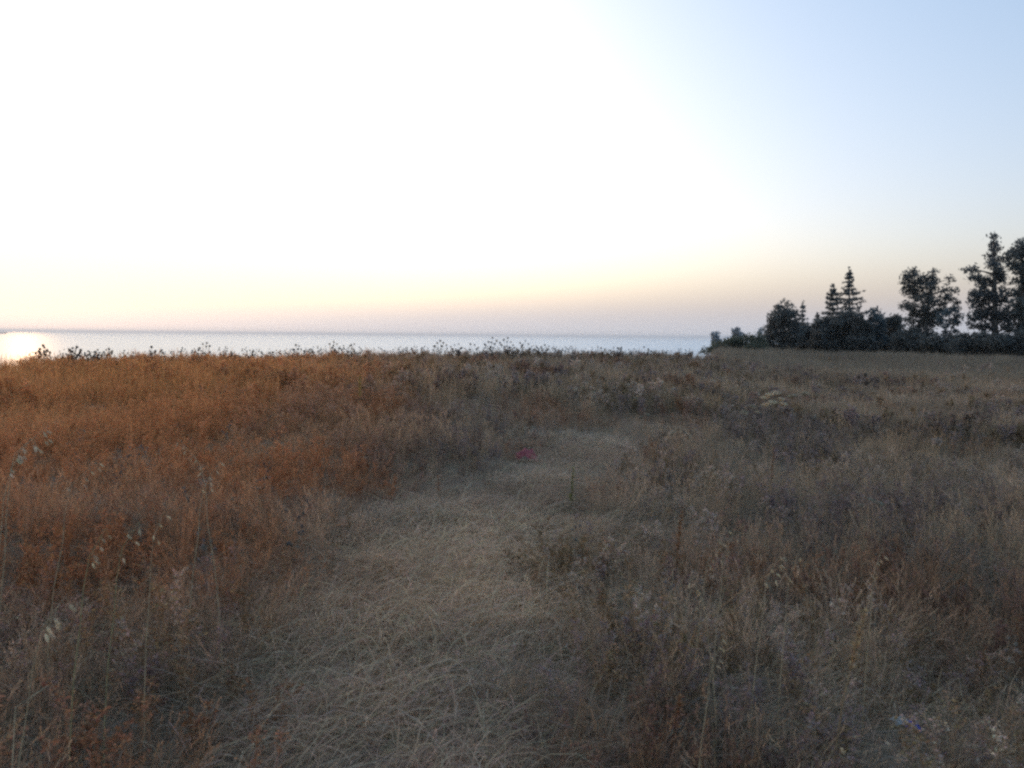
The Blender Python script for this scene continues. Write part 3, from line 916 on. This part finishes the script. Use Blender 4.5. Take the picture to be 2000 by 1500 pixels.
def seed_plant(name, label, px, py, D, heads, r, hcol, style='ball', seed=0, stem=(.28, .25, .2), group=None, cat='weed', leafy=0):
    """branched stalk carrying heads at given pixel offsets; style ball = round head, nest = curled umbel"""
    random.seed(700 + seed)
    c = at(px, py, D)
    base = Vector((c.x + random.uniform(-.05, .05), c.y + .05, 0)); base.z = gz(base.x, base.y)
    root = empty(name, base, label, cat, group)
    e = c - base
    fork = Vector((e.x * .5, e.y * .5, e.z * .55))
    st = MB()
    w = max(.0022, D * .00022)
    st.tube([(0, 0, 0), tuple(fork * .5 + Vector((.01, 0, 0))), tuple(fork), tuple(fork.lerp(e, .5))], [w * 1.4, w * 1.25, w * 1.1, w * .8], 5, stem)
    hs = []
    for (dx, dy) in heads:
        p = at(px + dx, py + dy, D + random.uniform(-.12, .12) * min(1, D * .1)) - base
        s0 = fork.lerp(e, random.uniform(0, .5))
        st.tube([tuple(s0), tuple(s0.lerp(p, .55) + Vector((random.uniform(-.01, .01), 0, -.12 * (p - s0).length))), tuple(p)], [w * .8, w * .65, w * .5], 4, stem)
        hs.append((p, (p - s0).normalized()))
    for _ in range(leafy):
        u = random.uniform(.1, .9); p = fork * u; d_ = Vector((random.uniform(-1, 1), random.uniform(-1, 1), random.uniform(.1, .9))).normalized()
        L = random.uniform(.04, .09); sd_ = np.array(d_.orthogonal().normalized())
        st.blade([np.array(p), np.array(p + d_ * L * .5), np.array(p + d_ * L + Vector((0, 0, -.02)))], [.003, .016, .002], sd_, jit(stem, .3))
    st.build('stem', M_SINGLE, root)
    for p, d_ in hs:
        mb = MB()
        rr = r * random.uniform(.75, 1.2)
        if style == 'nest':
            # a dried umbel: spokes curling up into a cup with many tiny fruits on the rim
            a = d_.orthogonal().normalized(); b = d_.cross(a)
            for k in range(22):
                th = k * 2.4; ro = math.sqrt((k + .5) / 22)
                o1 = (a * math.cos(th) + b * math.sin(th))
                tp_ = p + o1 * rr * ro + d_ * rr * (.75 - .35 * ro * ro)
                mb.tube([tuple(p), tuple(p.lerp(tp_, .5) + o1 * rr * .18), tuple(tp_)], [rr * .05, rr * .04, rr * .03], 3, jit(hcol, .2))
                mb.ball(tuple(tp_), rr * random.uniform(.13, .22), jit(hcol, .25), 5, 3, .8)
        elif style == 'thistle':
            mb.ball(tuple(p), rr * .72, jit((hcol[0] * .62, hcol[1] * .58, hcol[2] * .58), .2), 7, 5, 1.1)
            for k in range(26):
                v = Vector((random.gauss(0, 1), random.gauss(0, 1), random.gauss(0, 1))).normalized()
                sd_ = np.array(v.orthogonal().normalized())
                mb.blade([np.array(p + v * rr * .6), np.array(p + v * rr * .95), np.array(p + v * rr * 1.35)], [rr * .3, rr * .18, rr * .03], sd_, jit(hcol, .25))
        else:
            mb.ball(tuple(p), rr, jit(hcol, .2), 7, 5, 1.1)
            for k in range(8):
                v = Vector((random.gauss(0, 1), random.gauss(0, 1), random.gauss(.6, .6))).normalized()
                mb.blade([np.array(p + v * rr * .7), np.array(p + v * rr * 1.2), np.array(p + v * rr * 1.6)], [rr * .5, rr * .3, rr * .05], np.array(v.orthogonal().normalized()), jit(hcol, .25))
        mb.build('seed_head', M_SINGLE, root)
    return root


PALE = (.66, .62, .55)
seed_plant('wild_carrot', 'tall dry umbel plant with the palest clustered heads at the right of the hollow', 1503, 783, 6.4,
           [(0, -8), (12, -12), (-10, -2), (22, 0), (6, 6), (-6, 12), (26, 10)], .036, PALE, 'nest', 1, group='dry umbel plants')
seed_plant('wild_carrot', 'dry umbel plant with two pale heads right of the palest cluster', 1560, 778, 6.6, [(-12, 0), (12, -5)], .034, (.42, .39, .34), 'nest', 2, group='dry umbel plants')
seed_plant('wild_carrot', 'dry umbel plant with small grey heads lower left of the palest cluster', 1468, 800, 6.3, [(0, -4), (-14, 10), (10, 8)], .032, (.42, .39, .34), 'nest', 3, group='dry umbel plants')
seed_plant('thistle', 'dry thistle with six dark heads in pale bristles beside the path bend', 1325, 850, 6.8,
           [(-20, 10), (-12, -4), (0, -12), (10, -6), (18, 2), (4, 8)], .026, (.52, .45, .39), 'thistle', 4, group='dry thistles')
seed_plant('thistle', 'dry thistle with four dark heads right of the trodden clearing', 1386, 935, 5.6, [(-10, -10), (6, 2), (-14, 14), (12, -6)], .022, (.44, .38, .33), 'thistle', 5, group='dry thistles')
seed_plant('thistle', 'dry thistle with a single mauve head in the right-hand weeds', 1830, 862, 6.0, [(0, 0)], .034, (.48, .42, .41), 'thistle', 6, group='dry thistles')
seed_plant('thistle', 'faint thistle at the top of the hollow, far right of the umbels', 1690, 742, 9.0, [(-14, -6), (0, -10), (2, 6), (12, 0)], .034, (.24, .21, .2), 'thistle', 7, group='dry thistles')
seed_plant('wild_carrot', 'small dry umbel plant left of the path bend', 1258, 818, 7.6, [(-6, 0), (6, -6)], .03, (.34, .33, .3), 'nest', 8, group='dry umbel plants')
seed_plant('wild_carrot', 'pale umbel plant low among the dark weeds in the middle right', 1690, 985, 4.6, [(-8, 4), (10, -6), (26, 2)], .022, (.3, .29, .27), 'nest', 9, group='dry umbel plants')

# weeds that rise above the crest against the sea
crest = [
    (84, 690, [(0, -15), (-6, -8), (3, -11), (-9, -4), (8, -6), (14, -2), (-4, 2), (6, 4)], 'dark weed rising in front of the sun glitter on the sea'),
    (146, 688, [(-4, -8), (4, -10), (12, -4), (-10, -4), (8, 4), (0, 2)], 'spiky dark weed right of the one in the sun glitter'),
    (186, 694, [(-2, -6), (6, -2), (-8, 4), (12, 4)], 'low spreading weed right of the spiky dark one on the left crest'),
    (213, 690, [(0, -8), (6, -4), (-4, 4)], 'small weed clump on the left crest between the low weed and lone head'),
    (296, 688, [(0, -10), (-3, -2), (6, 0)], 'weed with a lone tall head on the left crest'),
    (400, 680, [(-4, -8), (4, -10), (10, -4), (-10, 0)], 'weed with dark tufted top left of the crest rise'),
    (580, 682, [(-2, -8), (4, -6), (8, 0)], 'single dark knob weed on the crest rise'),
    (650, 678, [(-6, -6), (2, -10), (8, -6), (12, 2)], 'curly topped weed right of the single dark knob'),
    (688, 680, [(-2, -6), (4, -8), (-8, 0)], 'dark weed right of the curly topped one'),
    (860, 676, [(-6, -6), (0, -10), (6, -6), (12, -2), (-10, 0), (2, 0)], 'thick dark weed left of the tallest crest weeds'),
    (892, 680, [(-4, -6), (4, -8), (10, 0), (-8, 2)], 'weed with scattered knobs right of the thick dark one'),
    (925, 680, [(-6, -8), (2, -6), (6, 2)], 'slim knobbed weed just left of the tallest crest weeds'),
    (962, 672, [(0, -12), (-8, -4), (8, -6), (-14, 2), (4, 0), (-4, 6)], 'tallest weed on the crest with widely spread knobs'),
    (990, 672, [(2, -12), (-6, -8), (8, -4), (12, 2), (-10, 2), (0, 4)], 'tall knobbed weed just right of the tallest crest weed'),
    (1022, 674, [(-6, -4), (4, -8), (10, -2), (-2, 4), (12, 6)], 'right-hand weed of the tall knobbed trio on the crest'),
    (1062, 682, [(-6, -4), (2, -8), (8, 0)], 'short weed right of the tall knobbed trio'),
    (1180, 686, [(-6, -6), (2, -4), (10, -2)], 'short pale-stemmed weed on the crest left of the next pair'),
    (1210, 686, [(-4, -6), (4, -8), (8, 2)], 'short dark weed in the right half of the crest'),
    (1262, 686, [(-4, -8), (4, -4), (10, 0)], 'short dark weed on the crest towards the scrub mound'),
    (1345, 690, [(-6, -6), (2, -8), (8, -2)], 'last weed on the crest before the scrub mound'),
]
for i, (px, py, hd, lab) in enumerate(crest):
    az = math.degrees(math.atan2(ray(px, py).x, ray(px, py).y))
    D = float(crest_dist(np.array(az))[0]) - .5
    more = [(dx + random.uniform(-9, 9), dy + random.uniform(2, 12)) for dx, dy in hd]
    seed_plant('crest_weed', lab, px, py, D, hd + more, .021, (.075, .062, .055), 'ball', 40 + i, (.11, .09, .075), 'dark weeds standing on the crest', 'weed', 6)


def leaf_spike(name, label, px0, py_top, py_base, D, col, stem, nl, ll, lw, seed=0, cat='plant', lean=0.0, dens_top=False):
    """upright stalk set with leaves or florets all along"""
    random.seed(900 + seed)
    tip = at(px0, py_top, D); base = Vector((tip.x - lean, tip.y, 0)); base.z = gz(base.x, base.y)
    root = empty(name, base, label, cat)
    e = tip - base; low = (at(px0, py_base, D) - base).z
    st = MB(); lf = MB()
    st.tube([(0, 0, 0), (e.x * .35, e.y * .5, e.z * .5), tuple(e)], [.0045, .0035, .0015], 5, stem)
    for k in range(nl):
        u = random.random(); z = low + (e.z - low) * u; f = z / e.z
        p = np.array((e.x * f ** 1.4, e.y * f, z)); th = random.uniform(0, 6.28)
        d_ = vec(math.cos(th), math.sin(th), random.uniform(.3, 1.3)); d_ /= np.linalg.norm(d_)
        L = ll * random.uniform(.6, 1.3) * (1.15 - .6 * u)
        s_ = np.cross(d_, vec(0, 0, 1)); s_ /= np.linalg.norm(s_) + 1e-9
        lf.blade([p, p + d_ * L * .5, p + d_ * L + vec(0, 0, -.2 * L)], [lw * .4, lw, lw * .1], s_, jit(col, .3))
    st.build('stem', M_SINGLE, root); lf.build('foliage', M_SINGLE, root)
    return root


leaf_spike('flower_spike', 'yellowish flower spike standing alone in the left-centre weeds', 703, 733, 775, 9.0, (.46, .38, .14), (.2, .17, .1), 110, .035, .014, 1)
leaf_spike('green_stalk', 'upright green stalk at the right edge of the trodden clearing', 1120, 915, 985, 6.6, (.19, .21, .10), (.17, .17, .10), 90, .045, .012, 2, lean=.02)
leaf_spike('rusty_dock', 'orange-rust spike with a pale tip beside the path on the right', 1332, 998, 1075, 5.1, (.30, .17, .095), (.27, .17, .11), 90, .04, .011, 3, lean=.03)
leaf_spike('rusty_dock', 'reddish spike at the bottom of the path on the right side', 1330, 1360, 1430, 2.75, (.26, .15, .095), (.25, .16, .11), 80, .032, .010, 4, lean=.04)
leaf_spike('rusty_dock', 'reddish brown spike in the weeds below the umbel plants', 1512, 872, 935, 7.8, (.25, .15, .11), (.23, .15, .11), 80, .035, .011, 5, lean=.02)
leaf_spike('yellow_sprig', 'small yellow sprig lying at the left edge of the trodden straw', 932, 1088, 1118, 5.2, (.5, .36, .07), (.25, .22, .1), 50, .024, .010, 6)
leaf_spike('olive_sprig', 'olive leafy sprig low in the path at the right', 1215, 1248, 1300, 3.9, (.26, .25, .12), (.24, .22, .14), 70, .05, .012, 7)
leaf_spike('tan_plume', 'tan feathery plume leaning right above the bottom right weeds', 1690, 1190, 1310, 2.9, (.42, .33, .23), (.32, .25, .18), 160, .03, .006, 8, lean=.10)


def bent_stem(name, label, pts, r=.0022, col=(.42, .38, .31)):
    P = [at(*p) for p in pts]
    base = P[0].copy()
    g = gz(base.x, base.y)
    base.z = g
    o = MB()
    P[0] = Vector((P[0].x, P[0].y, g))
    o.tube([tuple(p - base) for p in P], [r, r, r * .9, r * .5][:len(P)], 5, col)
    ob = o.build(name, M_SINGLE)
    ob.location = base
    return tag(ob, label, 'stalk', 'long dry stalks lying over the weeds')


bent_stem('dry_stalk', 'upper of two long stems slanting up to the right in the weeds', [(1300, 1270, 3.3), (1360, 1225, 3.3), (1440, 1160, 3.4), (1520, 1110, 3.5)], .0022, (.40, .28, .18))
bent_stem('dry_stalk', 'lower of two long stems slanting up to the right in the weeds', [(1320, 1285, 3.2), (1370, 1240, 3.2), (1440, 1185, 3.3), (1490, 1150, 3.3)], .002, (.40, .27, .18))
bent_stem('dry_stalk', 'thin pale stalk slanting in from the lower left edge', [(0, 1398, 2.6), (30, 1382, 2.62), (60, 1362, 2.65), (95, 1338, 2.7)], .002)
bent_stem('dry_stalk', 'short crooked pale stem at the bottom centre', [(868, 1480, 2.75), (866, 1450, 2.76), (868, 1420, 2.78), (850, 1400, 2.8)], .0024)
bent_stem('dry_stalk', 'pale upright stem right of the short crooked one', [(946, 1430, 2.95), (941, 1400, 2.97), (930, 1370, 3.0), (915, 1360, 3.0)], .0024)
bent_stem('dry_stalk', 'pale curved stalk beside the olive sprig on the path', [(1115, 1292, 3.75), (1140, 1284, 3.78), (1165, 1280, 3.8), (1180, 1296, 3.8)], .0026)

# ------------------------------------------------------------------ litter
def crumpled(name, label, loc, sx, sy, sz, mat, seed, cat, parent=None):
    """crumpled sheet: a folded, creased shell with thickness"""
    rs = np.random.default_rng(seed)
    n = 17
    u, v = np.meshgrid(np.linspace(-1, 1, n), np.linspace(-1, 1, n), indexing='ij')
    rr_ = np.sqrt(u * u + v * v)
    h = np.clip(1 - rr_ * .75, 0, 1) ** .7
    a = vnoise(u * 3 + seed, v * 3, 1, 61); b = vnoise(u * 7 + seed, v * 7, 1, 62)
    z = h * (.35 + .9 * a) + (np.abs(b - .5)) * .45
    x = u * (1 - .15 * a) + (b - .5) * .25; y = v * (1 - .15 * b) + (a - .5) * .3
    V = np.stack([x * sx * .5, y * sy * .5, z * sz], -1).reshape(-1, 3)
    f = [(i * n + j, (i + 1) * n + j, (i + 1) * n + j + 1, i * n + j + 1) for i in range(n - 1) for j in range(n - 1)]
    me = bpy.data.meshes.new(name); me.from_pydata(V.tolist(), [], f); me.materials.append(mat)
    o = bpy.data.objects.new(name, me); COL.objects.link(o); o.location = loc
    so = o.modifiers.new('thickness', 'SOLIDIFY'); so.thickness = .0015
    if parent:
        o.parent = parent
    elif label:
        tag(o, label, cat)
    return o


M_RED = plain_mat('red_plastic', (.36, .06, .07), .6, 14, .25, .3)
M_BLUE = plain_mat('blue_plastic', (.05, .08, .42), .5, 30, .2, .3)
M_GREYP = plain_mat('grey_film', (.34, .32, .29), .6, 30, .2, .3)
g = on_ground(1028, 905)
crumpled('red_bag', 'crumpled red plastic scrap lying where the path reaches the weeds', g + Vector((0, 0, .02)), .26, .24, .15, M_RED, 3, 'litter')
g = on_ground(1778, 1475)
w_ = empty('wrapper', g + Vector((0, 0, .10)), 'small crumpled blue wrapper with a pale grey flap, bottom right weeds', 'litter')
crumpled('foil', None, (0, 0, 0), .055, .05, .045, M_BLUE, 5, None, w_)
crumpled('flap', None, (-.03, .02, .012), .07, .05, .03, M_GREYP, 6, None, w_)

# ------------------------------------------------------------------ ship on the horizon, half out of the frame
def ship():
    D = 4600
    p = at(-8, 653, D); p.z = SEA
    root = empty('cargo_ship', p, 'reddish brown ship on the horizon at the left edge of the sea', 'ship')
    root.rotation_euler = (0, 0, -math.radians(-31.8) + R(8))
    hm = plain_mat('ship_hull', (.13, .045, .03), .6, .05, .2, .1)
    wm = plain_mat('ship_white', (.30, .22, .19), .6, .05, .2, .1)
    mb = MB()
    L, B = 94, 14
    prof = [(-.5, .55), (-.46, .95), (-.3, 1), (.3, 1), (.42, .7), (.5, .04)]
    V = []
    for (u, w) in prof:
        sheer = 1.8 * max(0, u - .2) * 4
        V += [(u * L * .96, -w * B * .38, -2), (u * L * .96, w * B * .38, -2), (u * L, w * B * .5, 7 + sheer), (u * L, -w * B * .5, 7 + sheer)]
    fs = []
    for i in range(len(prof) - 1):
        for k in range(4):
            fs.append([i * 4 + k, i * 4 + (k + 1) % 4, (i + 1) * 4 + (k + 1) % 4, (i + 1) * 4 + k])
    fs += [[3, 2, 1, 0], [20, 21, 22, 23]]
    mb.add(V, fs); mb.build('hull', hm, root)
    def box(x0, x1, hw, z0, z1, nm, mat):
        b = MB()
        b.add([(x0, -hw, z0), (x1, -hw, z0), (x1, hw, z0), (x0, hw, z0), (x0, -hw, z1), (x1 - .8, -hw * .95, z1), (x1 - .8, hw * .95, z1), (x0, hw * .95, z1)],
              [[0, 3, 2, 1], [4, 5, 6, 7], [0, 1, 5, 4], [1, 2, 6, 5], [2, 3, 7, 6], [3, 0, 4, 7]])
        return b.build(nm, mat, root)
    box(-42, -28, 5.5, 7, 15, 'superstructure', wm)
    box(-38, -33, 2.2, 15.01, 19, 'funnel', hm)
    for x in (-18, -2, 14):
        box(x, x + 12, 4.8, 7.02, 8.6, 'hatch', hm)
    b = MB(); b.tube([(30, 0, 8), (30, 0, 20)], [.5, .3], 6); b.build('mast', wm, root)
ship()
